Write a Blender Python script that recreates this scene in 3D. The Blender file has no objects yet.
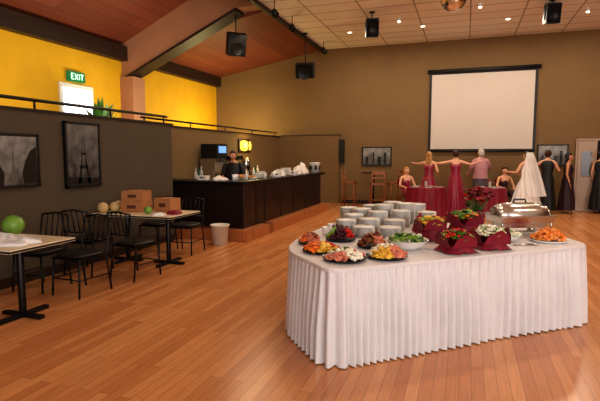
import bpy, math, random
from mathutils import Vector, Matrix
random.seed(7)
rnd=random.random
def ru(a,b): return a+(b-a)*rnd()
sc=bpy.context.scene
try:
    sc.view_settings.view_transform='Standard'
    sc.view_settings.look='Medium High Contrast'
except Exception: pass
CA=math.radians(19.0); CS,SN=math.cos(CA),math.sin(CA)
def V(l,d): return (CS*l-SN*d, SN*l+CS*d)

# ---------------------------------------------------------------- materials
def lin(c):
    return tuple(((x/255)/12.92 if x/255<=0.04045 else ((x/255+0.055)/1.055)**2.4) for x in c)+(1,)
MC={}
def mat(name,col,rough=0.6,metal=0,ns=0,na=0.15,bump=0,emit=0,alpha=1,trans=0,spec=0.5,stretch=None,sheen=0):
    if name in MC: return MC[name]
    m=bpy.data.materials.new(name); m.use_nodes=True; nt=m.node_tree; b=nt.nodes['Principled BSDF']
    c=lin(col)
    b.inputs['Base Color'].default_value=c; b.inputs['Roughness'].default_value=rough; b.inputs['Metallic'].default_value=metal
    b.inputs['Specular IOR Level'].default_value=spec
    if alpha<1: b.inputs['Alpha'].default_value=alpha
    if trans: b.inputs['Transmission Weight'].default_value=trans
    if sheen: b.inputs['Sheen Weight'].default_value=sheen
    if emit:
        b.inputs['Emission Color'].default_value=c; b.inputs['Emission Strength'].default_value=emit
    if ns:
        tc=nt.nodes.new('ShaderNodeTexCoord'); mp=nt.nodes.new('ShaderNodeMapping')
        if stretch: mp.inputs['Scale'].default_value=stretch
        n=nt.nodes.new('ShaderNodeTexNoise'); n.inputs['Scale'].default_value=ns; n.inputs['Detail'].default_value=5
        nt.links.new(tc.outputs['Object'],mp.inputs[0]); nt.links.new(mp.outputs[0],n.inputs['Vector'])
        r=nt.nodes.new('ShaderNodeValToRGB')
        r.color_ramp.elements[0].position=0.3; r.color_ramp.elements[1].position=0.7
        r.color_ramp.elements[0].color=tuple(x*(1-na) for x in c[:3])+(1,)
        r.color_ramp.elements[1].color=tuple(min(1,x*(1+na)) for x in c[:3])+(1,)
        nt.links.new(n.outputs['Fac'],r.inputs['Fac']); nt.links.new(r.outputs['Color'],b.inputs['Base Color'])
        if bump:
            bm=nt.nodes.new('ShaderNodeBump'); bm.inputs['Strength'].default_value=bump; bm.inputs['Distance'].default_value=0.02
            nt.links.new(n.outputs['Fac'],bm.inputs['Height']); nt.links.new(bm.outputs[0],b.inputs['Normal'])
    MC[name]=m; return m
def brickmat(name,c1,c2,cm,w,h,mortar,rot,rough,offset=0.5,grain=0,spec=0.5,bias=0.0):
    m=bpy.data.materials.new(name); m.use_nodes=True; nt=m.node_tree; b=nt.nodes['Principled BSDF']
    tc=nt.nodes.new('ShaderNodeTexCoord'); mp=nt.nodes.new('ShaderNodeMapping'); mp.inputs['Rotation'].default_value=(0,0,rot)
    nt.links.new(tc.outputs['Object'],mp.inputs[0])
    br=nt.nodes.new('ShaderNodeTexBrick'); br.offset=offset; br.inputs['Scale'].default_value=1
    br.inputs['Color1'].default_value=lin(c1); br.inputs['Color2'].default_value=lin(c2); br.inputs['Mortar'].default_value=lin(cm)
    br.inputs['Brick Width'].default_value=w; br.inputs['Row Height'].default_value=h; br.inputs['Mortar Size'].default_value=mortar
    br.inputs['Mortar Smooth'].default_value=0.1; br.inputs['Bias'].default_value=bias
    nt.links.new(mp.outputs[0],br.inputs['Vector'])
    out=br.outputs['Color']
    if grain:
        m2=nt.nodes.new('ShaderNodeMapping'); m2.inputs['Scale'].default_value=(1.2,22,1); nt.links.new(mp.outputs[0],m2.inputs[0])
        n=nt.nodes.new('ShaderNodeTexNoise'); n.inputs['Scale'].default_value=3; n.inputs['Detail'].default_value=6
        nt.links.new(m2.outputs[0],n.inputs['Vector'])
        r=nt.nodes.new('ShaderNodeValToRGB'); r.color_ramp.elements[0].position=0.3; r.color_ramp.elements[1].position=0.7
        r.color_ramp.elements[0].color=(1-grain,1-grain,1-grain,1); r.color_ramp.elements[1].color=(1,1,1,1)
        nt.links.new(n.outputs['Fac'],r.inputs['Fac'])
        mx=nt.nodes.new('ShaderNodeMix'); mx.data_type='RGBA'; mx.blend_type='MULTIPLY'; mx.inputs[0].default_value=1
        nt.links.new(out,mx.inputs[6]); nt.links.new(r.outputs['Color'],mx.inputs[7]); out=mx.outputs[2]
    nt.links.new(out,b.inputs['Base Color']); b.inputs['Roughness'].default_value=rough
    b.inputs['Specular IOR Level'].default_value=spec
    return m

# ---------------------------------------------------------------- mesh builder
class MB:
    def __init__(s): s.v=[];s.f=[];s.mi=[];s.sm=[];s.mats=[]
    def mid(s,m):
        if m not in s.mats: s.mats.append(m)
        return s.mats.index(m)
    def add(s,vs,fs,m,smooth=False,M=None):
        o=len(s.v); k=s.mid(m)
        for p in vs:
            p=Vector(p)
            if M is not None: p=M@p
            s.v.append(tuple(p))
        for f in fs: s.f.append(tuple(i+o for i in f)); s.mi.append(k); s.sm.append(smooth)
    def box(s,c,d,m,M=None,top=1.0,rz=0):
        x,y,z=[q/2 for q in d]; vs=[]
        for zz,k in ((-z,1),(z,top)):
            for a,b in ((-1,-1),(1,-1),(1,1),(-1,1)): vs.append(Vector((a*x*k,b*y*k,zz)))
        R=Matrix.Translation(c)@Matrix.Rotation(rz,4,'Z')
        vs=[R@p for p in vs]
        s.add(vs,[(3,2,1,0),(4,5,6,7),(0,1,5,4),(1,2,6,5),(2,3,7,6),(3,0,4,7)],m,False,M)
    def tube(s,pts,rad,m,n=10,M=None,cap=True,smooth=True):
        pts=[Vector(p) for p in pts]
        if not isinstance(rad,(list,tuple)): rad=[rad]*len(pts)
        vs=[];fs=[];ref=None
        for i,p in enumerate(pts):
            t=(pts[min(i+1,len(pts)-1)]-pts[max(i-1,0)]).normalized()
            if ref is None:
                ref=Vector((0,0,1)) if abs(t.z)<.9 else Vector((1,0,0))
            a=(ref-t*ref.dot(t)).normalized(); b=t.cross(a); ref=a
            for k in range(n):
                th=2*math.pi*k/n; vs.append(p+(a*math.cos(th)+b*math.sin(th))*rad[i])
        for i in range(len(pts)-1):
            for k in range(n):
                k2=(k+1)%n; fs.append((i*n+k,i*n+k2,(i+1)*n+k2,(i+1)*n+k))
        if cap:
            fs.append(tuple(range(n-1,-1,-1))); o=(len(pts)-1)*n; fs.append(tuple(range(o,o+n)))
        s.add(vs,fs,m,smooth,M)
    def cyl(s,p0,p1,r0,m,r1=None,n=16,M=None): s.tube([p0,p1],[r0,r0 if r1 is None else r1],m,n,M,True,n>8)
    def lathe(s,prof,c,m,n=24,M=None,wav=None):
        vs=[];fs=[]
        for j,(r,z) in enumerate(prof):
            for k in range(n):
                th=2*math.pi*k/n; rr=r*(1+(wav[j]*math.sin(th*wav[-1]) if wav else 0))
                vs.append((c[0]+rr*math.cos(th),c[1]+rr*math.sin(th),c[2]+z))
        for j in range(len(prof)-1):
            for k in range(n):
                k2=(k+1)%n; fs.append((j*n+k,j*n+k2,(j+1)*n+k2,(j+1)*n+k))
        s.add(vs,fs,m,True,M)
    def ell(s,c,r,m,n=12,M=None,fn=None,rings=None):
        if not isinstance(r,(list,tuple)): r=(r,r,r)
        rg=rings or max(5,n//2+1); vs=[];fs=[]
        for j in range(rg+1):
            ph=math.pi*j/rg
            for k in range(n):
                th=2*math.pi*k/n
                p=Vector((math.sin(ph)*math.cos(th),math.sin(ph)*math.sin(th),-math.cos(ph)))
                if fn: p=fn(p)
                vs.append((c[0]+p.x*r[0],c[1]+p.y*r[1],c[2]+p.z*r[2]))
        for j in range(rg):
            for k in range(n):
                k2=(k+1)%n; fs.append((j*n+k,j*n+k2,(j+1)*n+k2,(j+1)*n+k))
        s.add(vs,fs,m,True,M)
    def loft(s,rings,m,n=32,pleat=0,arc=None,M=None):
        vs=[];fs=[];full=arc is None
        a0,a1=(0,2*math.pi) if full else arc
        cnt=n if full else n+1
        for z,rx,ry,cx,cy,pa in rings:
            for k in range(cnt):
                th=a0+(a1-a0)*k/n; w=1+pa*math.sin(th*pleat+z*2)
                vs.append((cx+rx*w*math.cos(th),cy+ry*w*math.sin(th),z))
        for j in range(len(rings)-1):
            for k in range(n):
                k2=(k+1)%cnt if full else k+1
                fs.append((j*cnt+k,j*cnt+k2,(j+1)*cnt+k2,(j+1)*cnt+k))
        s.add(vs,fs,m,True,M)
    def build(s,name,loc=(0,0,0),rz=0,bevel=0,parent=None,sub=0):
        me=bpy.data.meshes.new(name); me.from_pydata(s.v,[],s.f)
        for m in s.mats: me.materials.append(m)
        me.polygons.foreach_set('material_index',s.mi); me.polygons.foreach_set('use_smooth',s.sm); me.update()
        o=bpy.data.objects.new(name,me); sc.collection.objects.link(o); o.location=loc; o.rotation_euler=(0,0,rz)
        if bevel:
            b=o.modifiers.new('bevel','BEVEL'); b.width=bevel; b.segments=2; b.limit_method='ANGLE'; b.angle_limit=math.radians(50)
        if parent: o.parent=parent
        return o
def bx(name,x0,x1,y0,y1,z0,z1,m,bevel=0):
    b=MB(); b.box(((x0+x1)/2,(y0+y1)/2,(z0+z1)/2),(x1-x0,y1-y0,z1-z0),m); return b.build(name,bevel=bevel)
def prism(name,poly,y0,y1,m):
    n=len(poly); vs=[(x,y0,z) for x,z in poly]+[(x,y1,z) for x,z in poly]
    fs=[tuple(range(n)),tuple(range(2*n-1,n-1,-1))]+[(i,i+n,(i+1)%n+n,(i+1)%n) for i in range(n)]
    b=MB(); b.add(vs,fs,m); return b.build(name)

# colours
M_floor=brickmat('oak_laminate',(230,162,104),(204,134,82),(148,92,52),1.25,0.085,0.0016,math.radians(90),0.25,0.37,0.2,0.55)
M_tile=brickmat('acoustic_tile',(236,230,224),(230,223,216),(170,156,146),1.22,0.61,0.02,0,0.9,0)
M_redwood=brickmat('red_wood_plank',(134,70,48),(118,59,40),(64,32,22),4,0.30,0.006,math.radians(90),0.55,0.5,0.12)
M_wallb=mat('olive_brown_paint',(122,96,60),0.8,ns=3,na=0.04)
M_half=mat('taupe_paint',(84,71,54),0.75,ns=4,na=0.05)
M_yel=mat('mustard_yellow_paint',(212,164,20),0.75,ns=3,na=0.05)
M_tan=mat('tan_soffit_paint',(166,118,90),0.7,ns=2,na=0.05)
M_dark=mat('dark_beam_stain',(46,30,23),0.5,ns=6,na=0.2,stretch=(1,.2,1))
M_black=mat('black_metal',(14,13,13),0.4,metal=0.3)
M_blkpl=mat('black_plastic',(16,16,17),0.5)
M_white=mat('white_china',(236,232,226),0.25,ns=5,na=0.02)
M_lam=mat('cream_laminate',(232,214,180),0.35,ns=30,na=0.04)
M_espresso=mat('espresso_veneer',(36,22,18),0.35,ns=5,na=0.3,stretch=(1,1,.15))
M_steel=mat('stainless_steel',(200,195,188),0.22,metal=1,ns=6,na=0.05)
M_burg=mat('burgundy_fabric',(128,16,42),0.6,ns=12,na=0.15)
M_cloth=mat('white_tablecloth',(220,216,216),0.38,ns=9,na=0.03,bump=0.1,sheen=.15)
M_wood=mat('honey_wood',(176,110,62),0.45,ns=8,na=0.2,stretch=(1,1,.2))
M_chairw=mat('brown_chair_wood',(146,84,46),0.45,ns=8,na=0.2)
M_card=mat('cardboard',(172,116,72),0.85,ns=10,na=0.08)
M_glass=mat('clear_plastic',(235,235,235),0.1,alpha=0.45)

# ---------------------------------------------------------------- room
bx('floor',-9,9,-6,15.7,-0.1,0,M_floor)
bx('wall_back',-9,9.2,15.5,15.7,0,6.5,M_wallb)
bx('wall_left_outer',-8.7,-8.5,-6,15.5,0,4.6,M_yel)
bx('wall_right',9,9.2,-6,15.5,0,6.5,M_wallb)
bx('ceiling',-4.5,9.2,-6,15.5,5.04,5.14,M_tile)
prism('ceiling_vault_front',[(-8.7,4.33),(-4.6,6.18),(-4.6,6.28),(-8.7,4.43)],-6,10.5,M_redwood)
prism('ceiling_vault_rear',[(-8.5,4.3),(-4.6,5.02),(-4.6,5.12),(-8.5,4.4)],10.9,15.5,M_redwood)
prism('trim_bulkhead',[(-8.5,3.57),(-5.2,5.03),(-4.6,5.05),(-4.6,6.28),(-8.5,4.5)],10.5,10.9,M_tan)
b=MB(); 
pp=[(-8.49,3.50),(-5.2,4.96),(-5.2,5.03),(-8.49,3.57)]
b.add([(x,10.46,z) for x,z in pp]+[(x,10.92,z) for x,z in pp],[(0,1,2,3),(7,6,5,4),(0,4,5,1),(1,5,6,2),(2,6,7,3),(3,7,4,0)],M_dark); b.build('trim_rafter_edge')
bx('trim_fascia',-4.6,-4.5,-6,15.5,4.94,6.3,M_dark)
bx('trim_beam_left',-8.5,-8.3,-6,15.5,4.0,4.36,M_dark)
bx('trim_column',-8.5,-8.1,10.42,10.9,1.2,3.6,M_tan)
# mezzanine
bx('floor_mezzanine',-8.5,-5.3,-6,7.65,1.1,1.2,M_half)
bx('floor_mezzanine_rear',-8.5,-6.1,7.65,15.5,1.1,1.2,M_half)
bx('wall_half_left',-5.32,-5.2,-6,7.75,0,2.15,M_half)
bx('wall_half_return',-6.1,-5.32,7.65,7.75,0,2.15,M_half)
bx('wall_half_bar',-6.12,-6.0,7.75,15.5,0,2.2,M_wallb)
bx('wall_half_back',-6.0,-3.94,15.35,15.5,0,2.24,M_wallb)
bx('trim_cap_left',-5.35,-5.17,-6,7.77,2.15,2.18,M_dark)
bx('trim_cap_bar',-6.15,-5.97,7.77,15.34,2.2,2.23,M_dark)
bx('trim_cap_back',-5.97,-3.92,15.33,15.5,2.24,2.27,M_dark)
bx('baseboard_left',-5.2,-5.18,-6,7.75,0,0.12,M_dark)
bx('baseboard_back',-3.9,2.9,15.48,15.5,0,0.12,M_dark)
b=MB()
b.tube([(-5.26,-5,2.30),(-5.26,7.7,2.30)],0.022,M_black,8)
for y in (-4,-2,0,2,3.4,4.8,6.2,7.6): b.tube([(-5.26,y,2.18),(-5.26,y,2.30)],0.015,M_black,8)
b.build('handrail')
b=MB()
b.tube([(-6.06,8,2.34),(-6.06,15.2,2.34)],0.02,M_black,8)
for y in (8.1,9.8,11.5,13.2,15): b.tube([(-6.06,y,2.23),(-6.06,y,2.34)],0.014,M_black,8)
b.build('handrail')
# exit door + sign
M_day=mat('daylight_glass',(235,240,255),0.2,emit=2.0)
M_wht=mat('white_paint',(225,222,215),0.5,ns=5,na=.02)
b=MB(); 
b.box((-8.47,8.9,2.2),(0.05,1.0,2.0),M_wht); b.box((-8.44,8.9,2.62),(0.02,.84,.96),M_day); b.box((-8.425,8.9,2.62),(0.02,.03,.96),M_wht); b.box((-8.43,8.9,1.7),(.02,.7,.5),M_wht)
b.cyl((-8.44,9.3,2.15),(-8.38,9.3,2.15),.03,M_steel)
b.build('door_1')
M_grn=mat('exit_green',(20,96,54),0.4,emit=.8)
M_lit=mat('sign_letter_glow',(190,255,210),0.4,emit=1.5)
b=MB(); b.box((-8.44,8.86,3.36),(0.1,.46,.22),M_grn)
def seg(y0,z0,y1,z1): b.tube([(-8.384,y0,z0),(-8.384,y1,z1)],.011,M_lit,5)
seg(8.68,3.30,8.68,3.42); seg(8.68,3.42,8.74,3.42); seg(8.68,3.36,8.73,3.36); seg(8.68,3.30,8.74,3.30)
seg(8.78,3.30,8.86,3.42); seg(8.78,3.42,8.86,3.30); seg(8.91,3.30,8.91,3.42); seg(8.99,3.30,8.99,3.42); seg(8.95,3.42,9.04,3.42)
b.build('exit_sign')
# mezz plant
M_leaf=mat('leaf_green',(62,112,44),0.5,ns=9,na=.3); M_pot=mat('terracotta',(150,84,54),.7,ns=5)
def leafblade(b,base,dirv,L,w,m):
    base=Vector(base); d=Vector(dirv).normalized(); side=d.cross(Vector((0,0,1))).normalized()
    vs=[];fs=[];n=6
    for i in range(n+1):
        t=i/n; p=base+d*L*t-Vector((0,0,1))*L*.3*t*t; ww=w*math.sin(math.pi*min(1,t*.9+.08))
        vs+= [p-side*ww,p+side*ww]
    for i in range(n): fs.append((2*i,2*i+1,2*i+3,2*i+2))
    b.add(vs,fs,m,True)
b=MB(); b.lathe([(0,0),(.14,0),(.2,.35),(.21,.38),(.18,.38),(.17,.34),(0,.34)],(0,0,0),M_pot)
b.tube([(0,0,.34),(.02,0,.9)],[.03,.02],M_chairw,8)
for i in range(50):
    a=rnd()*6.28; leafblade(b,(.01,0,ru(.5,.95)),(math.cos(a)*.4,math.sin(a)*.4,.7+rnd()),ru(.8,1.25),.05,M_leaf)
b.build('potted_plant',(-7.6,8.62,1.2))

# double door in back wall: left leaf closed, right side a flat panel, an opening's darkness painted as its colour
b=MB(); M_door=mat('pinkish_grey_door',(172,150,134),.6,ns=4,na=.04); M_shade=mat('painted_dark_opening',(26,22,20),.9)
b.box((3.5,15.47,1.02),(1.12,.05,2.06),M_wallb)
b.box((3.2,15.43,1.0),(.44,.04,1.98),M_door); b.box((3.2,15.405,1.35),(.24,.012,.7),mat('door_glass_dark',(70,60,55),.2))
b.box((3.37,15.39,1.0),(.03,.05,.2),M_steel)
b.box((3.72,15.44,1.0),(.56,.02,1.98),M_shade)
for x in (2.95,3.43,4.02): b.box((x,15.43,1.0),(.04,.06,2.02),M_door)
b.box((3.48,15.43,2.03),(1.1,.06,.05),M_door)
b.build('door_2')
# projection screen
b=MB(); M_scr=mat('screen_white',(202,192,182),.8,ns=2,na=.02)
b.box((0.38,15.46,2.91),(3.0,.02,2.36),M_blkpl); b.box((0.38,15.445,2.90),(2.86,.012,2.24),M_scr)
b.cyl((-1.18,15.42,4.12),(1.95,15.42,4.12),.055,M_blkpl); b.cyl((-1.1,15.45,1.72),(1.87,15.45,1.72),.028,M_blkpl)
b.box((-1.0,15.46,4.14),(.06,.06,.1),M_blkpl); b.box((1.8,15.46,4.14),(.06,.06,.1),M_blkpl)
b.build('projection_screen')

# pictures: photographic prints with silhouettes
def printmat(name,lo,hi,axis_scale):
    m=bpy.data.materials.new(name); m.use_nodes=True; nt=m.node_tree; b=nt.nodes['Principled BSDF']
    tc=nt.nodes.new('ShaderNodeTexCoord'); sp=nt.nodes.new('ShaderNodeSeparateXYZ'); nt.links.new(tc.outputs['Object'],sp.inputs[0])
    n=nt.nodes.new('ShaderNodeTexNoise'); n.inputs['Scale'].default_value=7; n.inputs['Detail'].default_value=8; nt.links.new(tc.outputs['Object'],n.inputs['Vector'])
    a=nt.nodes.new('ShaderNodeMath'); a.operation='MULTIPLY_ADD'; a.inputs[1].default_value=axis_scale; nt.links.new(sp.outputs['Z'],a.inputs[0]); nt.links.new(n.outputs['Fac'],a.inputs[2])
    r=nt.nodes.new('ShaderNodeValToRGB'); r.color_ramp.elements[0].position=.25; r.color_ramp.elements[1].position=.85
    r.color_ramp.elements[0].color=(lo,lo*.96,lo*.9,1); r.color_ramp.elements[1].color=(hi,hi*.96,hi*.88,1)
    nt.links.new(a.outputs[0],r.inputs['Fac']); nt.links.new(r.outputs['Color'],b.inputs['Base Color']); b.inputs['Roughness'].default_value=.4
    return m
P1=printmat('bw_print_street',.04,.36,.5); P2=printmat('bw_print_tower',.02,.20,.4); P3=printmat('bw_print_city',.05,.4,.6)
M_ink=mat('print_ink_black',(26,25,24),.4); M_ink2=mat('print_ink_grey',(96,92,86),.4,ns=20,na=.3)
def frame(name,cx,cy,cz,w,h,art,axis,motif):
    b=MB()
    b.box((0,.015,0),(w,.03,h),M_blkpl); b.box((0,-.004,0),(w-.07,.012,h-.07),art)
    for sx in (-1,1): b.box((sx*(w/2-.015),-.005,0),(.03,.03,h),M_blkpl)
    for sz in (-1,1): b.box((0,-.005,sz*(h/2-.015)),(w,.03,.03),M_blkpl)
    W,H=w/2-.035,h/2-.035; y=-.0115
    def poly(pts,m): b.add([(x*W,y,z*H) for x,z in pts],[tuple(range(len(pts)))],m)
    if motif=='tower':
        for sx in (-1,1): poly([(sx*.42,-.95),(sx*.22,-.95),(sx*.13,-.45),(sx*.02,.75),(0,.9),(sx*.05,.5),(sx*.2,-.3)],M_ink)
        poly([(-.27,-.45),(.27,-.45),(.25,-.35),(-.25,-.35)],M_ink); poly([(-.16,.0),(.16,.0),(.14,.07),(-.14,.07)],M_ink)
        poly([(-.98,-.98),(.98,-.98),(.98,-.8),(-.98,-.72)],M_ink)
    elif motif=='street':
        poly([(-.98,-.98),(-.98,.3),(-.75,.2),(-.5,-.2),(-.35,-.5),(-.4,-.98)],M_ink)
        poly([(.98,-.98),(.98,.6),(.7,.4),(.5,.0),(.35,-.5),(.4,-.98)],M_ink)
        for i in range(3): poly([(-.92+i*.15,-.15-i*.1),(-.86+i*.15,-.17-i*.1),(-.86+i*.15,.08-i*.14),(-.92+i*.15,.1-i*.14)],M_ink2)
        poly([(-.2,-.5),(.25,-.5),(.1,-.98),(-.3,-.98)],M_ink2)
        poly([(-.05,-.5),(.05,-.5),(.03,.2),(0,.5),(-.03,.2)],M_ink2)
    else:
        x=-.95; k=0
        while x<.85:
            ww=.12+.08*((k*7)%3); hh=-.3+.25*((k*5)%4); poly([(x,-.95),(x+ww,-.95),(x+ww,hh),(x,hh)],M_ink if k%2 else M_ink2); x+=ww+.02; k+=1
    b.build(name,(cx,cy,cz),axis)
frame('framed_picture',-5.169,4.36,1.53,.76,.66,P1,math.radians(90),'street')
frame('framed_picture',-5.169,5.5,1.6,.66,.92,P2,math.radians(90),'tower')
frame('framed_picture',-2.72,15.469,1.56,.95,.6,P3,0,'city')
frame('framed_picture',2.35,15.469,1.6,.8,.6,P3,0,'city')

# ---------------------------------------------------------------- bar
b=MB(); b.box((-4.87,8.55,.1),(2.24,1.24,.2),M_wood); b.box((-4.2,11.25,.1),(.9,4.5,.2),M_wood)
b.box((-4.95,8.5,.62),(2.0,.6,.84),M_espresso); b.box((-4.25,11.0,.62),(.6,4.6,.84),M_espresso)
b.box((-4.93,8.46,1.07),(2.1,.74,.06),M_black); b.box((-4.22,11.1,1.07),(.72,4.7,.06),M_black)
for y in (9.2,10.1,11.0,11.9,12.7): b.box((-3.945,y,.62),(.012,.02,.78),M_black)
b.build('bar_counter',bevel=.006)
b=MB(); b.box((-5.72,11.6,.5),(.5,4.6,.96),M_espresso); b.box((-5.7,11.6,1.0),(.56,4.7,.05),M_steel)
b.build('back_bar_cabinet')
M_blue=mat('blue_lit_panel',(120,170,230),.3,emit=.8)
b=MB(); b.box((0,0,.25),(.4,.5,.5),M_steel); b.box((.05,0,.66),(.42,.52,.34),M_blkpl); b.box((.27,0,.70),(.02,.34,.16),M_blue); b.box((.24,0,.04),(.2,.46,.05),M_blkpl)
for i in range(4): b.cyl((.27,-.17+i*.11,.48),(.27,-.17+i*.11,.4),.015,M_blkpl)
b.build('soda_dispenser',(-5.72,10.2,1.026))
b=MB(); b.box((0,0,.05),(.4,.3,.1),M_steel); b.box((-.12,0,.3),(.14,.3,.45),M_steel); b.box((0,0,.5),(.4,.3,.1),M_blkpl)
b.lathe([(0,0),(.08,0),(.1,.1),(.06,.2),(.07,.22)],(.08,0,.11),M_glass); b.build('coffee_maker',(-5.72,11.3,1.026))
b=MB(); b.lathe([(0,0),(.12,0),(.12,.4),(.1,.46),(.03,.5),(0,.5)],(0,0,0),M_steel); b.cyl((.1,0,.07),(.18,0,.07),.015,M_blkpl); b.build('coffee_urn',(-5.7,12.0,1.026))
for k in range(10):
    b=MB(); h=ru(.2,.32); b.lathe([(0,0),(.035,0),(.037,h*.6),(.013,h*.75),(.013,h),(0,h)],(0,0,0),random.choice([M_glass,mat('green_bottle',(40,80,46),.15),mat('amber_bottle',(130,70,24),.15),M_white]),14); b.build('bottle',(-5.72+ru(-.1,.1),10.6+k*.09,1.026) if k<4 else ((-5.7,9.4+(k-4)*.12,1.026) if k<7 else (-5.7,12.5+(k-7)*.14,1.026)))
M_lamp=mat('yellow_sign_glow',(255,200,70),.4,emit=1.8)
b=MB()
b.box((-5.98,12.5,1.86),(.04,.74,.36),M_blkpl); b.ell((-5.955,12.5,1.86),(.09,.33,.15),M_lamp,20,fn=lambda p:Vector((max(0,p.x),math.copysign(abs(p.y)**.6,p.y),math.copysign(abs(p.z)**.6,p.z))))
b.box((-5.9,12.5,1.86),(.12,.02,.3),M_blkpl)
b.build('wall_lamp')
L=bpy.data.lights.new('sconce_lamp','POINT'); L.energy=12; L.color=(1,.75,.3); L.shadow_soft_size=.12
o=bpy.data.objects.new('sconce_lamp',L); sc.collection.objects.link(o); o.location=(-5.7,12.5,1.9)
# clutter on bar top
def plate_stack(name,l,d,z,n,r=.115,world=None):
    b=MB()
    for i in range(n):
        h=i*.011; dx=ru(-.003,.003)
        b.lathe([(0,0),(r*.55,0),(r*.65,.003),(r,.014),(r,.017),(r*.63,.007),(0,.006)],(dx,ru(-.003,.003),h),M_white,20)
    x,y=world if world else V(l,d)
    return b.build(name,(x,y,z))
plate_stack('plate_stack',0,0,1.101,8,world=(-4.3,9.62))
plate_stack('plate_stack',0,0,1.101,11,world=(-4.38,10.0))
M_nap=mat('white_linen_heap',(228,220,210),.8,ns=8,na=.05)
def heap(name,x,y,z,rx,ry,h,m,seed=0):
    random.seed(seed); ph=[rnd()*6 for _ in range(6)]
    def fn(p):
        th=math.atan2(p.y,p.x); w=1+.14*math.sin(3*th+ph[0])+.08*math.sin(7*th+ph[1]+p.z*3)
        zz=p.z if p.z>0 else 0
        zz=zz*(1+.25*math.sin(5*p.x+ph[2])+.18*math.sin(7*p.y+ph[3])+.1*math.sin(13*p.x+9*p.y))
        return Vector((p.x*w,p.y*w,max(0,zz)))
    b=MB(); b.ell((0,0,0),(rx,ry,h),m,36,None,fn,18); o=b.build(name,(x,y,z)); return o
heap('folded_linen_pile',-4.26,10.72,1.101,.17,.2,.11,M_nap,1)
heap('folded_linen_pile',-4.2,12.2,1.101,.2,.34,.22,M_nap,2)
heap('folded_linen_pile',-4.62,8.5,1.101,.16,.14,.07,M_nap,4)
def paperbox(x,y,w,d,h,rz):
    b=MB(); b.box((0,0,h/2),(w,d,h),M_nap,top=1.08); b.box((0,0,h+.004),(w*1.1,d*1.1,.01),M_white); b.box((0,-d*.5,h*.6),(w*.4,.01,h*.3),M_blkpl); b.build('food_container',(x,y,1.101),rz)
for x,y,h in ((-4.12,10.3,.1),(-4.35,11.18,.14),(-4.1,11.4,.1),(-4.38,11.62,.16),(-4.98,8.5,.08)): paperbox(x,y,.19,.15,h,ru(-.25,.25))
b=MB(); b.lathe([(0,0),(.12,0),(.16,.26),(.17,.27),(.165,.28),(.14,.28),(.12,.02),(0,.02)],(0,0,0),M_white); 
for i in range(6):
    a=i*1.047; b.box((.15*math.cos(a),.15*math.sin(a),.14),(.02,.08,.12),M_blkpl,rz=a)
b.build('ice_bucket',(-4.1,13.2,1.101))
for i,(x,y) in enumerate(((-4.3,8.6),(-4.15,8.75),(-4.25,8.4),(-4.02,9.4),(-4.02,9.9),(-3.96,11.1))):
    b=MB(); b.lathe([(0,0),(.03,0),(.04,.12),(.038,.12),(.028,.008),(0,.008)],(0,0,0),M_glass if i%2 else M_white,14); b.build('drinking_glass',(x,y,1.101))
b=MB(); M_orange=mat('tan_food',(200,140,80),.6,ns=20,na=.3)
b.box((0,0,.015),(.4,.28,.03),M_steel)
for i in range(14): b.ell((ru(-.15,.15),ru(-.09,.09),.05),(.04,.03,.025),M_orange,8)
b.build('serving_tray',(-4.3,9.08,1.101),.3)
bx('wall_speaker',-3.93,-3.78,15.3,15.5,1.35,2.1,M_blkpl,.01)

# bin
b=MB(); M_bin=mat('white_bucket_plastic',(228,220,206),.45,ns=4,na=.03)
b.lathe([(0,0),(.13,0),(.165,.34),(.175,.34),(.175,.36),(.158,.36),(.125,.01),(0,.01)],(0,0,0),M_bin)
b.tube([(.17*math.cos(t),-.02-.05*math.sin(t),.33-.1*math.sin(t)) for t in [math.pi*i/10 for i in range(11)]],.005,M_steel,6)
b.build('trash_bucket',(-4.14,7.6,0))

# ---------------------------------------------------------------- cafe tables & chairs
def cafe_table(x,y,w,dp):
    b=MB(); b.box((0,0,.735),(w,dp,.035),M_lam); b.box((0,0,.733),(w+.008,dp+.008,.02),M_blkpl)
    for sx in (-.36,.36):
        b.cyl((sx,0,.03),(sx,0,.71),.035,M_black); b.box((sx,0,.705),(.3,.3,.02),M_black)
        b.box((sx,0,.02),(.06,.58,.035),M_black); b.box((sx,0,.021),(.5,.06,.035),M_black)
    return b.build('cafe_table',(x,y,0),0,.004)
cafe_table(-4.48,3.5,1.38,.76); cafe_table(-4.47,5.98,1.34,.78)
M_vinyl=mat('black_vinyl',(24,20,20),.5,ns=10,na=.1)
def chair(x,y,rz):
    b=MB(); r=.012
    for sx in (-.2,.2):
        b.tube([(sx*1.05,-.22,0),(sx,-.19,.44)],r,M_black,8)
        b.tube([(sx*1.05,.25,0),(sx,.19,.44),(sx,.22,.6),(sx*.98,.27,.86)],r,M_black,8)
        b.tube([(sx,-.2,.2),(sx,.22,.2)],.008,M_black,6)
    b.tube([(-.196,.27,.86),(0,.29,.885),(.196,.27,.86)],r,M_black,8)
    b.tube([(-.2,.22,.58),(.2,.22,.58)],.009,M_black,8)
    for sx in (-.12,-.04,.04,.12): b.tube([(sx,.22,.58),(sx,.275,.87)],.008,M_black,6)
    b.tube([(-.2,-.2,.2),(.2,-.2,.2)],.008,M_black,6)
    b.box((0,0,.435),(.42,.42,.02),M_black); b.ell((0,0,.465),(.22,.22,.032),M_vinyl,24,fn=lambda p:Vector((math.copysign(abs(p.x)**.6,p.x),math.copysign(abs(p.y)**.6,p.y),p.z)))
    return b.build('dining_chair',(x,y,0),rz)
R=math.radians
chair(-4.2,4.36,R(-5)); chair(-4.8,4.36,R(4)); chair(-4.08,5.2,R(172)); chair(-4.85,5.2,R(186)); chair(-4.32,6.78,R(4)); chair(-4.88,6.8,R(-6)); chair(-4.3,2.72,R(180))
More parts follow.
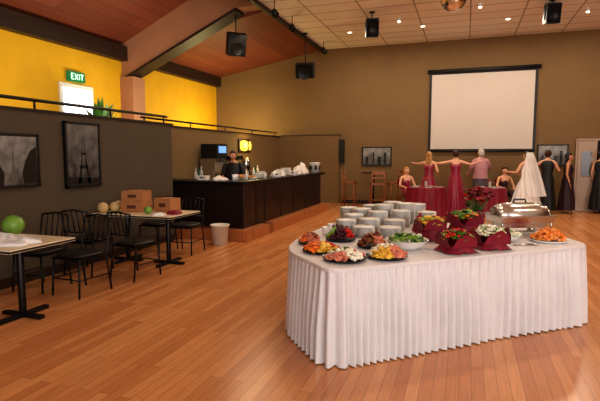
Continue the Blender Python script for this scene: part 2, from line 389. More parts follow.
# stuff on tables
def cbox(x,y,z,w,d,h,rz):
    b=MB(); b.box((0,0,h/2),(w,d,h),M_card); b.box((0,0,h+.001),(w*.12,d,.002),mat('packing_tape',(200,160,110),.3)); b.box((0,-d/2-.001,h*.5),(w*.4,.002,h*.3),mat('box_print',(90,50,36),.8))
    b.build('cardboard_box',(x,y,z),rz)
T=.7535
cbox(-4.68,6.02,T,.36,.3,.16,.1); cbox(-4.68,6.02,T+.163,.34,.28,.15,.15); cbox(-4.25,6.18,T,.3,.24,.2,-.1)
M_melon=mat('cantaloupe_rind',(206,176,122),.6,ns=25,na=.14,bump=.2); M_wm=mat('watermelon_rind',(112,150,60),.4,ns=7,na=.35,stretch=(3,3,.6))
def melon(n,x,y,z,r,m):
    b=MB(); b.ell((0,0,r*.97),(r*1.05,r,r*.97),m,20); b.cyl((0,0,r*1.9),(0,0,r*1.98),.008,M_leaf,n=6); b.build(n,(x,y,z))
melon('cantaloupe',-5.05,5.72,T,.078,M_melon); melon('cantaloupe',-4.98,5.89,T,.075,M_melon); melon('cantaloupe',-5.06,6.06,T,.075,M_melon)
melon('watermelon',-4.52,3.78,T,.11,M_wm)
melon('cabbage',-4.32,5.8,T,.055,M_wm)
heap('burgundy_cloth_pile',-3.95,5.92,T,.1,.12,.05,M_burg,5)
heap('plastic_wrap_pile',-4.18,3.44,T,.34,.2,.07,mat('crinkled_plastic',(236,234,230),.3,ns=14,na=.08,bump=.4),6)
heap('plastic_wrap_pile',-4.1,5.74,T,.1,.1,.03,MC['crinkled_plastic'],8)

# ---------------------------------------------------------------- buffet
TH=.76
corners=[((.22,3.47),.13),((-.12,4.25),.25),((0,4.9),.3),((.55,6.2),.3),((1.5,6.5),.3),((2.73,5.5),.3),((2.71,4.45),.14)]
def rounded(cs):
    out=[]
    n=len(cs)
    for i in range(n):
        p=Vector(V(*cs[i][0])); a=Vector(V(*cs[i-1][0])); c=Vector(V(*cs[(i+1)%n][0])); r=cs[i][1]
        p0=p+(a-p).normalized()*r; p1=p+(c-p).normalized()*r
        for k in range(9):
            t=k/8; out.append(p0*(1-t)**2+p*2*t*(1-t)+p1*t*t)
    return out
base=rounded(corners)
def resample(pts,step):
    out=[]; n=len(pts)
    for i in range(n):
        a=pts[i]; c=pts[(i+1)%n]; L=(c-a).length
        if L<1e-6: continue
        k=max(1,int(round(L/step)))
        for j in range(k): out.append(a+(c-a)*j/k)
    return out
pts=resample(base,.01)
area_=sum(pts[i].x*pts[(i+1)%len(pts)].y-pts[(i+1)%len(pts)].x*pts[i].y for i in range(len(pts)))
sg=1 if area_>0 else -1
N=len(pts); nrm=[]
for i in range(N):
    t=(pts[(i+3)%N]-pts[i-3]).normalized(); nrm.append(Vector((t.y,-t.x))*sg)
S=[0]
for i in range(1,N): S.append(S[-1]+(pts[i]-pts[i-1]).length)
random.seed(3)
ph=[]
knots=[ru(.55,1.5) for _ in range(400)]
amps=[ru(.6,1.35) for _ in range(400)]
def lerpk(arr,x): i=int(x); f=x-i; f=f*f*(3-2*f); return arr[i]*(1-f)+arr[i+1]*f
for i in range(N):
    kk=lerpk(knots,S[i]/.17); ph.append(ph[-1]+((S[i]-S[i-1])*2*math.pi/.086*kk) if ph else 0)
b=MB(); rows=20; vs=[];fs=[]
for j in range(rows+1):
    t=j/rows; z=TH-.003-(TH-.013)*t
    for i in range(N):
        am=(.007+.023*min(1,t*1.5))*lerpk(amps,S[i]/.23+t*1.2)
        o=am*(math.sin(ph[i]+.6*t*math.sin(S[i]*5))+.25*math.sin(2*ph[i]+1.2*t))+.02*t+.014*t*math.sin(S[i]*3.1)+.008
        p=pts[i]+nrm[i]*o; vs.append((p.x,p.y,z))
for j in range(rows):
    for i in range(N):
        i2=(i+1)%N; fs.append((j*N+i,j*N+i2,(j+1)*N+i2,(j+1)*N+i))
b.add(vs,fs,M_cloth,True)
ring=[];
for off,z in ((.016,TH-.03),(.018,TH-.010),(.012,TH-.002),(-.01,TH)):
    ring.append([(p.x+n_.x*off,p.y+n_.y*off,z) for p,n_ in zip(pts[::3],nrm[::3])])
n3=len(ring[0]); vs=[q for r_ in ring for q in r_]; fs=[]
for j in range(3):
    for i in range(n3): fs.append((j*n3+i,j*n3+(i+1)%n3,(j+1)*n3+(i+1)%n3,(j+1)*n3+i))
fs.append(tuple(range(3*n3,4*n3)))
b.add(vs,fs,M_cloth,False)
b.build('buffet_table')

F=TH+.001
def fm(n,c,**k): return mat(n,c,k.pop('rough',.45),ns=k.pop('ns',25),na=k.pop('na',.2),**k)
m_or=fm('carrot_orange',(236,120,30)); m_ye=fm('cheese_yellow',(244,192,76)); m_wh=fm('cauliflower_cream',(240,230,206)); m_re=fm('tomato_red',(200,34,26),rough=.25)
m_gr=fm('lettuce_green',(134,170,62)); m_dg=fm('broccoli_green',(70,106,42)); m_pk=fm('ham_pink',(214,132,104)); m_gp=fm('grape_purple',(72,22,38),rough=.25); m_br=fm('roast_brown',(130,70,38)); m_ml=fm('melon_orange',(240,148,66))
def leafbit(b,c,r,m):
    a=rnd()*6.28; t=ru(-.8,.8); Mx=Matrix.Translation(c)@Matrix.Rotation(a,4,'Z')@Matrix.Rotation(t,4,'X')
    vs=[];n=7
    vs.append((0,0,0))
    for k in range(n): th=6.283*k/n; rr=r*ru(.7,1.2); vs.append((rr*math.cos(th),rr*math.sin(th)*.7,ru(-.3,.3)*r))
    b.add(vs,[(0,1+k,1+(k+1)%n) for k in range(n)],m,True,Mx)
def bits(b,kind,c,m):
    if kind=='ball': b.ell(c,(.017,.017,.016),m,8)
    elif kind=='stick':
        a=rnd()*6.28; b.tube([(c[0]-.03*math.cos(a),c[1]-.03*math.sin(a),c[2]),(c[0]+.03*math.cos(a),c[1]+.03*math.sin(a),c[2]+ru(-.01,.01))],.008,m,6)
    elif kind=='cube': b.box(c,(.026,.026,.02),m,None,1,rnd()*3)
    elif kind=='slice': 
        Mx=Matrix.Translation(c)@Matrix.Rotation(rnd()*6,4,'Z')@Matrix.Rotation(ru(.2,.9),4,'X'); b.lathe([(0,-.002),(.03,-.002),(.03,.003),(0,.003)],(0,0,0),m,12,Mx)
    elif kind=='floret':
        for _ in range(4): b.ell((c[0]+ru(-.01,.01),c[1]+ru(-.01,.01),c[2]+ru(0,.012)),.012,m,7)
    elif kind=='leaf': leafbit(b,c,.036,m)
def platter(name,l,d,r,secs,rim=M_blkpl,n=26,h0=.03,dip=None):
    b=MB(); b.lathe([(0,0),(r*.8,0),(r,.018),(r,.023),(r*.8,.007),(0,.006)],(0,0,0),rim,32)
    k=len(secs)
    for s_,(kind,m) in enumerate(secs):
        for _ in range(n):
            a=(s_+rnd())*2*math.pi/k; rr=r*ru(.25,.86); z=.014+h0*(1-(rr/r)**2)*ru(.3,1)*2+.008
            bits(b,kind,(rr*math.cos(a),rr*math.sin(a),z),m)
    if dip: b.lathe([(0,0),(.045,0),(.055,.06),(.05,.06),(.045,.045),(0,.045)],(0,0,.02),dip,16)
    else:
        for _ in range(24): bits(b,secs[0][0],(ru(-.06,.06),ru(-.06,.06),.02+h0*ru(.8,2.1)),secs[0][1])
    x,y=V(l,d); return b.build(name,(x,y,F),rnd()*6)
platter('vegetable_platter',.19,4.12,.17,[('stick',m_or),('slice',m_ye),('ball',m_re),('cube',m_ye),('slice',m_or)],n=40,dip=M_white)
platter('vegetable_platter',.36,3.79,.175,[('floret',m_wh),('ball',m_re),('floret',m_dg),('stick',m_wh),('slice',m_pk)],n=38)
platter('cheese_platter',.71,3.88,.17,[('cube',m_wh),('slice',m_ye),('slice',m_pk),('cube',m_or),('slice',m_wh)],n=42,h0=.04)
platter('fruit_platter',.40,4.68,.15,[('ball',m_gp),('ball',m_gr),('ball',m_gp),('cube',m_re)],n=44,h0=.06)
platter('meat_platter',.66,4.34,.14,[('slice',m_br),('slice',m_pk),('slice',m_br)],n=34,h0=.05)
platter('appetizer_platter',.09,4.5,.11,[('cube',m_br),('ball',m_or),('slice',m_pk)],n=26,h0=.04)
def bowl(name,l,d,r,h,kinds,n=90):
    b=MB(); b.lathe([(0,0),(r*.5,0),(r*.85,h*.5),(r,h),(r*1.04,h+.004),(r*.97,h),(r*.8,h*.5),(r*.45,.01),(0,.01)],(0,0,0),M_white,32)
    for _ in range(n):
        a=rnd()*6.28; rr=r*.86*math.sqrt(rnd()); kd=random.choice(kinds); bits(b,kd[0],(rr*math.cos(a),rr*math.sin(a),h*.75+.06*(1-(rr/r)**2)*ru(.3,1)+.01),kd[1])
    x,y=V(l,d); return b.build(name,(x,y,F))
bowl('salad_bowl',.96,4.26,.185,.085,[('leaf',m_gr),('leaf',m_dg),('leaf',m_wh),('leaf',m_gr)],170)
bowl('pasta_bowl',2.0,4.66,.165,.065,[('stick',m_wh),('cube',m_wh),('leaf',m_gr)],110)
def clothbowl(l,d,kinds,seed,rz=0,w=.15,hgt=.12,stand=0.0):
    random.seed(seed); b=MB()
    M_bb=mat('dark_red_bowl',(90,12,22),.3)
    z0=.012+stand
    if stand: b.lathe([(0,0),(.1,0),(.1,.012),(.03,.03),(.03,stand-.02),(.09,stand),(0,stand)],(0,0,.012),M_burg,20)
    vs=[];fs=[];prof=[(.5,0),(.62,.02),(1,hgt),(1.04,hgt),(.96,hgt-.003),(.6,.03)]
    n=24
    for k_,z in prof:
        for i in range(n):
            th=6.2832*i/n; q=(abs(math.cos(th))**5+abs(math.sin(th))**5)**(-1/5)
            vs.append((w*k_*q*math.cos(th),w*k_*q*math.sin(th),z+z0))
    for j in range(len(prof)-1):
        for i in range(n): fs.append((j*n+i,j*n+(i+1)%n,(j+1)*n+(i+1)%n,(j+1)*n+i))
    fs.append(tuple(range((len(prof)-1)*n,len(prof)*n))); fs.append(tuple(range(n-1,-1,-1)))
    b.add(vs,fs,M_bb,True)
    vs=[];fs=[];n=64;R_=8
    for j in range(R_+1):
        t=j/R_
        for i in range(n):
            th=6.2832*i/n; cp=abs(math.cos(2*th))**2
            rr=w*(.9+.25*t+.3*t*cp+.05*t*math.sin(th*11)); z=(stand+hgt*.55)*(1-t)**1.3+.004+.012*t*(1+math.sin(th*9+seed))*.6*(1-cp*.6)
            vs.append((rr*math.cos(th+.785),rr*math.sin(th+.785),z))
    for j in range(R_):
        for i in range(n): fs.append((j*n+i,j*n+(i+1)%n,(j+1)*n+(i+1)%n,(j+1)*n+i))
    b.add(vs,fs,M_burg,True)
    for k in range(4):
        a=k*math.pi/2+ru(-.1,.1); c=Vector((math.cos(a),math.sin(a),0)); s_=Vector((-math.sin(a),math.cos(a),0)); q=[]
        for (u,r2,z) in ((-.13,.98,hgt*.35),(.13,.98,hgt*.35),(.10,1.12,hgt),(-.10,1.12,hgt),(ru(-.03,.03),1.35,hgt+ru(.03,.07))):
            q.append(c*w*r2+s_*u+Vector((0,0,z+z0)))
        b.add(q,[(0,1,2,3),(3,2,4)],M_burg,True)
    for _ in range(190):
        a=rnd()*6.28; rr=w*1.05*math.sqrt(rnd()); kd=random.choice(kinds); bits(b,kd[0],(rr*math.cos(a),rr*math.sin(a),z0+hgt*.9+.08*(1-(rr/w/1.1)**2)*ru(.4,1)),kd[1])
    x,y=V(l,d); return b.build('napkin_lined_salad_bowl',(x,y,F),CA+rz)
clothbowl(1.36,4.14,[('leaf',m_gr),('ball',m_re),('leaf',m_dg)],11,.3,.13)
clothbowl(1.72,4.30,[('leaf',m_gr),('stick',m_wh),('floret',m_wh)],12,.15,.13)
clothbowl(1.70,4.92,[('leaf',m_gr),('leaf',m_dg),('stick',m_or),('leaf',m_gr)],13,.5,.145,.1,.09)
clothbowl(1.30,4.74,[('ball',m_re),('leaf',m_gr),('slice',m_ye)],14,.1,.12,.1,.06)
platter('fruit_platter',2.42,4.62,.17,[('cube',m_ml),('cube',m_or),('ball',m_re),('slice',m_ml)],rim=M_white,n=40,h0=.05)
heap('folded_napkin_pile',*V(1.36,5.24),F,.13,.13,.16,M_burg,21)
# chafing dish
b=MB(); w,dp=.56,.34
b.box((0,0,.17),(w,dp,.07),M_steel,top=1.04); b.box((0,0,.21),(w+.05,dp+.05,.012),M_steel)
b.box((0,0,.11),(w*.85,dp*.8,.05),M_steel)
for sx in (-1,1):
    for sy in (-1,1):
        b.tube([(sx*(w/2-.02),sy*(dp/2-.02),0),(sx*(w/2-.01),sy*(dp/2-.01),.21)],.009,M_steel,8)
    b.tube([(sx*(w/2-.02),-dp/2+.02,.03),(sx*(w/2-.02),dp/2-.02,.03)],.006,M_steel,6)
    b.lathe([(0,0),(.04,0),(.04,.05),(.03,.055),(0,.055)],(sx*.14,0,.025),M_steel,16)
b.tube([(-w/2+.02,0,.028),(w/2-.02,0,.028)],.006,M_steel,6)
vs=[];fs=[];n=14;L=8
for j in range(L+1):
    x=-w/2-.01+(w+.02)*j/L; e=(1-abs(2*j/L-1)**6)
    for i in range(n+1):
        th=math.pi*i/n; vs.append((x*(.97 if j in(0,L) else 1),(dp/2+.02)*math.cos(th)*(.55+.45*e),.218+.12*math.sin(th)*(.35+.65*e) if j not in(0,L) else .218+.08*math.sin(th)))
for j in range(L):
    for i in range(n): fs.append((j*(n+1)+i,j*(n+1)+i+1,(j+1)*(n+1)+i+1,(j+1)*(n+1)+i))
fs.append(tuple(range(n+1))); fs.append(tuple(range(L*(n+1)+n,L*(n+1)-1,-1)))
b.add(vs,fs,M_steel,True)
b.tube([(-.07,0,.335),(-.06,0,.37),(.06,0,.37),(.07,0,.335)],.009,M_blkpl,8)
x,y=V(2.33,5.07); b.build('chafing_dish',(x,y,F),CA+.1)
b=MB(); b.tube([(0,0,.006),(.2,.012,.012)],.006,M_steel,6); b.tube([(0,0,.006),(.2,-.02,.01)],.006,M_steel,6); b.ell((.21,.012,.012),(.03,.015,.006),M_steel,8); b.ell((.21,-.02,.012),(.03,.015,.006),M_steel,8)
x,y=V(1.98,4.4); b.build('serving_tongs',(x,y,F),CA+.1)
# plate stacks
random.seed(5)
sp=[(.66,4.92,9),(.92,4.88,9),(.5,5.2,12),(.76,5.2,13),(1.03,5.18,12),(.62,5.5,14),(.9,5.5,17),(1.18,5.6,17),(.75,5.8,17),(1.03,5.85,21),(1.31,5.9,22),(.92,6.12,18),(1.2,6.2,21),(1.5,6.15,19),(1.5,5.65,15),(.62,6.05,16)]
for l,d,n in sp: plate_stack('plate_stack',l,d,F,n)
for l,d in ((.27,4.98),(.34,5.22)):
    b=MB()
    for i in range(3): b.lathe([(0,0),(.025,0),(.04,.05),(.038,.05),(.024,.005),(0,.005)],(0,0,i*.02),M_white,16)
    x,y=V(l,d); b.build('cup_stack',(x,y,F))
# centrepiece
b=MB(); b.lathe([(0,0),(.06,0),(.08,.1),(.05,.16),(.06,.17),(.045,.17),(0,.12)],(0,0,0),M_glass)
m_pkf=fm('pink_petal',(214,90,100)); 
for _ in range(34):
    a=rnd()*6.28; e=ru(.3,1.5); r_=ru(.1,.22); c=(r_*math.cos(a)*math.cos(e),r_*math.sin(a)*math.cos(e),.22+r_*math.sin(e)+.05)
    m=random.choice([M_burg,m_pkf,m_re,M_burg])
    for q in range(5): leafbit(b,(c[0]+ru(-.01,.01),c[1]+ru(-.01,.01),c[2]+ru(-.01,.01)),.035,m)
    b.tube([(0,0,.1),c],.003,M_leaf,5)
for _ in range(20): 
    a=rnd()*6.28; leafblade(b,(0,0,.17),(math.cos(a),math.sin(a),.8),.16,.02,M_leaf)
x,y=V(2.1,5.66); b.build('flower_centerpiece',(x,y,F))

# ---------------------------------------------------------------- background furniture
def rtable(l,d,r):
    b=MB(); b.lathe([(0,.75),(r*.98,.75),(r,.745),(r*1.0,.7)],(0,0,0),M_burg,72)
    b.lathe([(r,.745),(r*1.02,.5),(r*1.05,.25),(r*1.08,.01)],(0,0,0),M_burg,96,wav=[0,.03,.05,.06,16])
    for i in range(5):
        a=i*1.256; b.lathe([(0,0),(.08,0),(.11,.012),(.11,.014),(0,.005)],(r*.65*math.cos(a),r*.65*math.sin(a),.751),M_white,16)
    b.lathe([(0,0),(.03,0),(.04,.16),(.035,.16),(0,.02)],(0,0,.751),M_glass,12)
    for i in range(10): leafbit(b,(ru(-.06,.06),ru(-.06,.06),.95+ru(-.03,.05)),.04,random.choice([m_re,M_leaf,m_pkf]))
    x,y=V(l,d); b.build('banquet_table',(x,y,0))
rtable(3.35,12.75,.5); rtable(4.95,12.5,.42)
def stool(x,y,rz,h=.75,m=M_chairw):
    b=MB()
    for sx in (-1,1):
        b.tube([(sx*.2,-.2,0),(sx*.16,-.16,h)],.018,m,8)
        b.tube([(sx*.2,.2,0),(sx*.17,.17,h),(sx*.17,.22,h+.38)],.018,m,8)
        b.tube([(sx*.185,-.18,.25),(sx*.185,.19,.25)],.012,m,6)
    for yy in (-.185,.19): b.tube([(-.185,yy,.3),(.185,yy,.3)],.012,m,6)
    b.box((0,0,h+.015),(.38,.38,.035),m); b.box((0,.215,h+.34),(.36,.02,.08),m); b.box((0,.2,h+.2),(.36,.02,.05),m)
    b.build('bar_stool',(x,y,0),rz)
stool(-3.4,14.6,R(90)); stool(-2.02,14.6,R(-60)); stool(-2.4,13.8,R(200))
b=MB(); b.lathe([(0,1.03),(.38,1.03),(.38,1.06),(0,1.06)],(0,0,0),M_espresso,32); b.cyl((0,0,.03),(0,0,1.03),.035,M_black); b.lathe([(.0,0),(.26,0),(.25,.03),(.05,.06),(0,.06)],(0,0,0),M_black,24)
b.build('pub_table',(-2.7,14.85,0))

# ---------------------------------------------------------------- ceiling things
M_gr=mat('speaker_grille',(22,21,22),.85,ns=60,na=.4,spec=.2)
def speaker(name,x,y,z,w,d,h,rz,tilt,top):
    b=MB(); Mx=Matrix.Rotation(rz,4,'Z')@Matrix.Rotation(tilt,4,'X')
    b.box((0,0,0),(w,d,h),M_blkpl,Mx); b.box((0,-d/2-.006,0),(w*.9,.012,h*.93),M_gr,Mx)
    b.lathe([(0,0),(w*.3,0),(w*.34,.01)],(0,0,0),M_black,20,Mx@Matrix.Translation((0,-d/2-.014,-h*.15))@Matrix.Rotation(R(90),4,'X'))
    b.tube([(0,0,h*.3),(0,0,top-z)],.014,M_black,8); b.box((0,0,top-z-.01),(.12,.12,.02),M_black)
    for sx in (-1,1): b.box((sx*(w/2+.012),0,.02),(.012,.04,h*.7),M_black,Mx)
    b.box((0,0,h*.5+.02),(w+.03,.05,.012),M_black,Mx)
    b.build(name,(x,y,z))
speaker('hanging_speaker',-5.3,10.68,4.24,.42,.34,.5,R(40),R(20),5.0)
speaker('hanging_speaker',-4.42,13.3,4.0,.52,.34,.4,R(10),R(15),5.04)
speaker('hanging_speaker',-2.25,11.9,4.66,.3,.26,.42,R(15),R(10),5.04)
speaker('hanging_speaker',1.72,12.3,4.74,.3,.26,.42,R(10),R(10),5.04)
def spot(x,y,z,top,az):
    b=MB(); b.tube([(0,0,top-z),(0,0,.05)],.01,M_black,6); dx,dy=math.cos(az)*.12,math.sin(az)*.12
    b.tube([(-dx,-dy,.07),(-dx*.3,-dy*.3,.03),(dx,dy,-.08)],[.04,.06,.08],M_black,14); b.build('track_spotlight',(x,y,z))
for x,y,a in ((-4.15,10.3,-1),(-4.2,11.6,-1.2),(-4.2,14.4,-1)): spot(x,y,4.78,5.04,a)
b=MB(); M_mir=mat('mirror_tiles',(225,220,215),.12,metal=1)
b.ell((0,0,0),.24,M_mir,22); 
for i in range(len(b.sm)): b.sm[i]=False
b.cyl((0,0,.23),(0,0,.59),.01,M_black,n=8); b.cyl((0,0,.53),(0,0,.61),.06,M_black); b.build('disco_ball',(-.3,9.4,4.43))
M_can=mat('downlight_glow',(255,236,205),.4,emit=9)
for i,(x,y) in enumerate(((-3.2,13.6),(-1.2,13.6),(.9,13.6),(3.0,13.6),(-3.0,9.0),(1.6,8.6),(4.2,11),(-1.2,6.2),(3,5))):
    b=MB(); b.lathe([(.075,0),(.075,-.010),(.062,-.012),(.06,0)],(0,0,0),M_white,20); b.lathe([(0,-.004),(.06,-.004)],(0,0,0),M_can,20); b.build('recessed_downlight',(x,y,5.038))
    L=bpy.data.lights.new('downlight_lamp','AREA'); L.shape='DISK'; L.size=.35; L.energy=40; L.color=(1,.86,.68)
    o=bpy.data.objects.new('downlight_lamp_%d'%i,L); sc.collection.objects.link(o); o.location=(x,y,4.98); 
for i,(x,y) in enumerate(((-1.7,12.6),(2.6,13.2),(.2,12.0))):
    b=MB(); b.cyl((0,0,0),(0,0,.09),.04,M_white); b.ell((0,0,0),(.04,.04,.025),M_can,12); b.build('ceiling_spot_fixture',(x,y,4.95))

# ---------------------------------------------------------------- people
M_skin=mat('skin_light',(226,170,138),.5,ns=6,na=.05); M_skin2=mat('skin_tan',(200,140,106),.5,ns=6,na=.05)
M_hb=mat('hair_brown',(66,38,24),.5,ns=30,na=.3,stretch=(1,1,.1)); M_hd=mat('hair_dark',(26,18,14),.45,ns=30,na=.3); M_hbl=mat('hair_blonde',(176,128,72),.5,ns=30,na=.25,stretch=(1,1,.1)); M_hg=mat('hair_grey',(186,176,166),.6,ns=30,na=.2)
M_eyew=mat('eye_white',(240,236,230),.2); M_iris=mat('iris_dark',(50,34,24),.2); M_lip=mat('lip_rose',(176,72,70),.4)
M_bd=mat('burgundy_satin',(140,18,50),.35,ns=7,na=.12,sheen=.2); M_wd=mat('white_satin',(242,238,234),.45,ns=7,na=.03,sheen=.3); M_bk=mat('black_dress_fabric',(18,16,18),.6,ns=9,na=.2); M_mv=mat('mauve_blouse',(186,134,138),.7,ns=9,na=.08); M_nv=mat('dark_plum_fabric',(50,24,30),.6,ns=9,na=.1); M_grs=mat('grey_skirt',(90,80,84),.7,ns=8,na=.08)
M_veil=mat('veil_tulle',(248,246,244),.7,alpha=.6,ns=20,na=.02)
def skinobj(name,verts,edges,rad,m,parent,sub=2):
    me=bpy.data.meshes.new(name); me.from_pydata(verts,edges,[]); me.materials.append(m)
    o=bpy.data.objects.new(name,me); sc.collection.objects.link(o)
    md=o.modifiers.new('skin','SKIN'); md.use_smooth_shade=True
    for i,r in enumerate(rad):
        sv=me.skin_vertices[0].data[i]; sv.radius=(r,r); sv.use_root=(i==0)
    s=o.modifiers.new('sub','SUBSURF'); s.levels=sub; s.render_levels=sub
    o.parent=parent; return o
def hand(b,w,dirv,side,m,curl=.5):
    w=Vector(w); d=Vector(dirv).normalized(); up=Vector((0,0,1)) if abs(d.z)<.8 else Vector((0,-1,0))
    s=d.cross(up).normalized()*side; nrm_=s.cross(d).normalized(); 
    pc=w+d*.045
    Mx=Matrix((( s.x,d.x,nrm_.x,pc.x),(s.y,d.y,nrm_.y,pc.y),(s.z,d.z,nrm_.z,pc.z),(0,0,0,1)))
    b.ell((0,0,0),(.04,.052,.016),m,12,Mx)
    for k,(off,L) in enumerate(((-.028,.058),(-.009,.074),(.010,.08),(.029,.07))):
        p0=w+d*.075+s*off; pl=[p0]; a=0
        for seg_ in range(3):
            a+=curl*.55; st=L*(.45,.32,.23)[seg_]; pl.append(pl[-1]+(d*math.cos(a)-Vector((0,0,1))*math.sin(a)*.8)*st)
        b.tube(pl,[.0095,.009,.008,.006],m,6)
    p=w+d*.02+s*.03; b.tube([p,p+s*.025+d*.022,p+s*.035+d*.05],[.011,.010,.007],m,6)
def person(name,l,d,face,H,skin,hairm,hairstyle,arms,outfit,lean=0,seated=False,headyaw=0,world=None):
    x,y=world if world else V(l,d)
    root=bpy.data.objects.new(name,None); sc.collection.objects.link(root)
    s=H/1.68
    ph=.95 if not seated else .56
    dz=ph-.95
    def P(a,b_,c): return ((a)*s,(b_+lean*(c-.9))*s,(c+dz)*s)
    vs=[P(0,0,.95),P(0,0,1.08),P(0,-.01,1.25),P(0,0,1.40),P(0,-.01,1.46),P(0,-.015,1.53)]
    rad=[.12,.098,.115,.06,.045,.05]; ed=[(0,1),(1,2),(2,3),(3,4),(4,5)]
    for sd,(el,wr) in zip((-1,1),arms):
        i=len(vs); vs+=[P(sd*.10,0,1.385),P(sd*.165,0,1.37),P(*el),P(*wr)]; rad+=[.055,.048,.034,.022]; ed+=[(3,i),(i,i+1),(i+1,i+2),(i+2,i+3)]
    for sd in (-1,1):
        i=len(vs)
        if not seated:
            vs+=[P(sd*.09,0,.87),P(sd*.095,-.01,.5),P(sd*.09,.02,.09),P(sd*.1,-.11,.03)]
        else:
            vs+=[P(sd*.09,-.03,.93),P(sd*.12,-.43,.93),P(sd*.12,-.40,.95-.56+.09),P(sd*.12,-.53,.95-.56+.03)]
        rad+=[.088,.055,.034,.028]; ed+=[(0,i),(i,i+1),(i+1,i+2),(i+2,i+3)]
    rad=[r*s for r in rad]
    skinobj('body',vs,ed,rad,skin,root)
    b=MB()
    for sd,(el,wr) in zip((-1,1),arms):
        W=Vector(P(*wr)); E=Vector(P(*el)); hand(b,W,(W-E),sd,skin)
    hc=Vector(P(0,-.02,1.575)); HM=Matrix.Translation(hc)@Matrix.Rotation(headyaw,4,'Z')@Matrix.Scale(s,4)
    def hf(p):
        q=p.copy()
        if q.z<0: k=1+.38*q.z; q.x*=k; q.y*=(1+.12*q.z) if q.y<0 else (1+.45*q.z)
        if q.y<-.6: q.y=-.6-(abs(q.y)-.6)*.75
        return q
    b.ell((0,0,0),(.074,.094,.112),skin,20,HM,hf,14)
    b.tube([(0,-.082,.018),(0,-.098,-.008),(0,-.106,-.024),(0,-.09,-.032)],[.007,.010,.014,.008],skin,8,HM)
    for sx in (-1,1):
        b.ell((sx*.03,-.078,.008),(.014,.010,.008),M_eyew,8,HM); b.ell((sx*.03,-.087,.008),(.006,.003,.006),M_iris,8,HM)
        b.tube([(sx*.016,-.088,.026),(sx*.03,-.089,.031),(sx*.045,-.08,.026)],.003,hairm,5,HM)
        b.ell((sx*.074,.005,-.005),(.008,.016,.028),skin,8,HM)
    b.ell((0,-.084,-.055),(.022,.008,.007),M_lip,10,HM)
    def hairf(p):
        q=p.copy()
        if q.y<0 and q.z<.45: q.y*=.15
        return q
    b.ell((0,.012,.022),(.086,.104,.108),hairm,20,HM,hairf,12)
    if hairstyle=='long':
        b.loft([(.06,.085,.05,0,.05,0),(-.05,.09,.05,0,.055,0.03),(-.15,.09,.04,0,.075,0.05),(-.26,.07,.03,0,.08,.08),(-.33,.02,.012,0,.08,0)],hairm,24,7,None,HM)
    elif hairstyle=='bun': b.ell((0,.11,.05),(.05,.045,.05),hairm,12,HM)
    elif hairstyle=='short': b.ell((0,.03,-.02),(.088,.085,.09),hairm,16,HM,lambda p:Vector((p.x,max(p.y,-.1),p.z)))
    def rg(z,rx,ry,pa=0,cy=0): return ((z+dz)*s,rx*s,ry*s,0,(cy+lean*(z-.9))*s,pa)
    kind,m1,m2=outfit
    if not seated:
        hem=-dz+.015
        if kind in('gown','bridal'):
            k=1.0 if kind=='gown' else 1.45; 
            b.loft([rg(1.29,.135,.095),rg(1.31,.15,.115),rg(1.24,.155,.13,0,-.01),rg(1.15,.135,.115),rg(1.06,.122,.105),rg(.95,.165,.14,.0),rg(.8,.2*(1+(k-1)*.4),.18*(1+(k-1)*.4),.02),rg(.5,.235*(1+(k-1)*.8),.22*(1+(k-1)*.8),.05),rg(.2,.28*k,.27*k,.07),rg(hem,.32*k,.31*k,.08,.0)],m1,72,11)
        elif kind=='dress':
            b.loft([rg(1.42,.07,.06),rg(1.40,.14,.085),rg(1.33,.165,.11),rg(1.22,.158,.13,0,-.01),rg(1.06,.125,.108),rg(.93,.17,.145),rg(.7,.185,.165,.03),rg(.42,.22,.2,.06),rg(.1,.24,.22,.07)],m1,60,9)
        elif kind=='blouse':
            b.loft([rg(1.44,.06,.055),rg(1.41,.15,.09),rg(1.33,.19,.13),rg(1.2,.2,.16),rg(1.05,.19,.16),rg(.88,.21,.18,.02)],m1,48,8)
            b.loft([rg(.95,.18,.15),rg(.8,.2,.17,.02),rg(.45,.2,.18,.05),rg(.25,.22,.2,.06)],m2,48,9)
            for sd,(el,wr) in zip((-1,1),arms):
                a_=Vector(P(sd*.12,0,1.39)); c_=Vector(P(sd*.18,0,1.36)); e_=Vector(P(*el)); b.tube([a_,c_,(c_+e_)/2,e_.lerp(Vector(P(*wr)),.15)],[.06*s,.066*s,.06*s,.055*s],m1,14)
    b.build('head_and_clothes',parent=root)
    if seated:
        cv=[vs[0],vs[1],vs[2],P(0,-.005,1.33)]; cr=[.14*s,.118*s,.13*s,.10*s]; ce=[(0,1),(1,2),(2,3)]
        for sd in (-1,1):
            i=len(cv); cv+=[P(sd*.09,-.03,.93),P(sd*.12,-.43,.93),P(sd*.12,-.42,.60)]; cr+=[.11*s,.085*s,.075*s]; ce+=[(0,i),(i,i+1),(i+1,i+2)]
        skinobj('dress',cv,ce,cr,outfit[1],root)
    if kind=='bridal':
        v=MB(); v.loft([(1.665*s,.03*s,.03*s,0,.05*s,0),(1.66*s,.09*s,.09*s,0,.06*s,.02),(1.5*s,.15*s,.12*s,0,.08*s,.05),(1.2*s,.24*s,.18*s,0,.1*s,.08),(.9*s,.30*s,.24*s,0,.14*s,.1),(.55*s,.34*s,.28*s,0,.22*s,.1)],M_veil,48,12,(0,math.pi))
        v.build('veil',parent=root)
    root.location=(x,y,0); root.rotation_euler=(0,0,CA+face)
    return root
down=((-.23,.02,1.1),(-.24,-.06,.86)),((.23,.02,1.1),(.24,-.06,.86))
out=((-.4,-.03,1.30),(-.6,-.12,1.38)),((.42,-.02,1.33),(.62,-.12,1.34))
fwd=((-.24,-.06,1.12),(-.16,-.25,1.1)),((.28,-.06,1.14),(.26,-.28,1.15))
person('bridesmaid',4.40,13.6,R(170),1.72,M_skin,M_hb,'bun',out,('gown',M_bd,None))
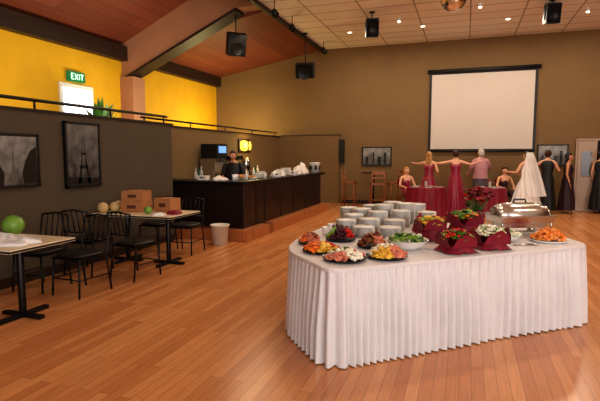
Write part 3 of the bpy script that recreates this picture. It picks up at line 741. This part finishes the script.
person('bridesmaid',3.70,13.8,R(150),1.68,M_skin,M_hbl,'long',(((-.26,.02,1.12),(-.2,-.2,1.05)),((.36,-.1,1.34),(.5,-.2,1.36))),('gown',M_bd,None))
person('woman_in_mauve_blouse',5.24,13.95,R(188),1.76,M_skin,M_hg,'short',(((-.3,-.04,1.14),(-.26,-.26,1.08)),((.28,-.04,1.12),(.24,-.25,1.02))),('blouse',M_mv,M_grs))
person('bride',5.92,12.55,R(200),1.68,M_skin,M_hb,'bun',fwd,('bridal',M_wd,None))
person('woman_in_black_dress',6.74,13.1,R(150),1.72,M_skin,M_hb,'bun',(((-.28,-.06,1.14),(-.24,-.26,1.2)),((.32,-.05,1.2),(.42,-.2,1.3))),('dress',M_bk,None))
person('woman_in_dark_dress',7.36,13.2,R(60),1.64,M_skin2,M_hd,'long',down,('dress',M_nv,None))
person('woman_in_black_dress',8.22,13.15,R(110),1.7,M_skin,M_hd,'bun',down,('dress',M_bk,None))
person('bartender',0,0,R(-10),1.68,M_skin2,M_hd,'short',fwd,('blouse',M_bk,M_bk),world=(-5.02,9.9))
def bchair(l,d,face):
    x,y=V(l,d); b=MB()
    for sx in (-.19,.19):
        b.tube([(sx,-.19,0),(sx,-.19,.42)],.014,M_chairw,8); b.tube([(sx,.19,0),(sx,.19,.42),(sx,.25,.9)],.014,M_chairw,8)
    b.box((0,0,.425),(.42,.42,.03),M_chairw); b.box((0,.24,.8),(.38,.02,.18),M_burg); b.tube([(-.19,.25,.9),(.19,.25,.9)],.014,M_chairw,8)
    b.build('banquet_chair',(x,y,0),CA+face)
for l,d,f,nm,hm,hs,om in ((3.08,13.9,R(12),'seated_bridesmaid',M_hbl,'long',M_bd),(5.86,13.75,R(-5),'seated_woman',M_hd,'bun',M_nv)):
    person(nm,l,d,f,1.62,M_skin,hm,hs,(((-.24,-.08,1.14),(-.18,-.32,1.1)),((.24,-.08,1.14),(.18,-.32,1.1))),('seat',om,None),seated=True)
    bchair(l,d+.02,f)

# ---------------------------------------------------------------- lights
def area(name,loc,rot,sx,sy,e,col):
    L=bpy.data.lights.new(name,'AREA'); L.shape='RECTANGLE'; L.size=sx; L.size_y=sy; L.energy=e; L.color=col
    o=bpy.data.objects.new(name,L); sc.collection.objects.link(o); o.location=loc; o.rotation_euler=rot
b=MB()
for y in (2.0,5.5): b.box((-5.4,y,1.95),(.14,1.6,.1),M_white); b.cyl((-5.48,y-.75,1.97),(-5.48,y+.75,1.97),.025,M_can)
for y in (9.5,13.5): b.box((-6.2,y,1.95),(.14,1.4,.1),M_white); b.cyl((-6.28,y-.65,1.97),(-6.28,y+.65,1.97),.025,M_can)
b.build('wall_wash_batten')
for i,(x,y) in enumerate(((-5.55,2.0),(-5.55,5.5),(-6.35,9.5),(-6.35,13.3))): area('wall_wash_lamp_%d'%i,(x,y,2.05),(0,R(120),0),.25,1.5,(58,66,46,40)[i],(1,.86,.56))
L=bpy.data.lights.new('mezzanine_rear_lamp','POINT'); L.energy=95; L.color=(1,.8,.3); L.shadow_soft_size=.15
o=bpy.data.objects.new('mezzanine_rear_lamp',L); sc.collection.objects.link(o); o.location=(-7.0,14.1,2.2)
area('window_daylight',(6.0,-4.5,2.6),(R(90),0,R(35)),8,4,560,(1,.98,.97))
area('bar_lamp',(-4.9,10.5,4.4),(0,0,0),.4,2.0,35,(1,.8,.55))
w=bpy.data.worlds.new('world'); sc.world=w; w.use_nodes=True
w.node_tree.nodes['Background'].inputs[0].default_value=(1,.97,.95,1); w.node_tree.nodes['Background'].inputs[1].default_value=.85

cam=bpy.data.cameras.new('camera'); co=bpy.data.objects.new('camera',cam); sc.collection.objects.link(co); sc.camera=co
cam.sensor_width=36; cam.lens=480/600*36; cam.clip_end=100
co.location=(0,0,1.6); co.rotation_euler=(R(90-5.42),0,CA)
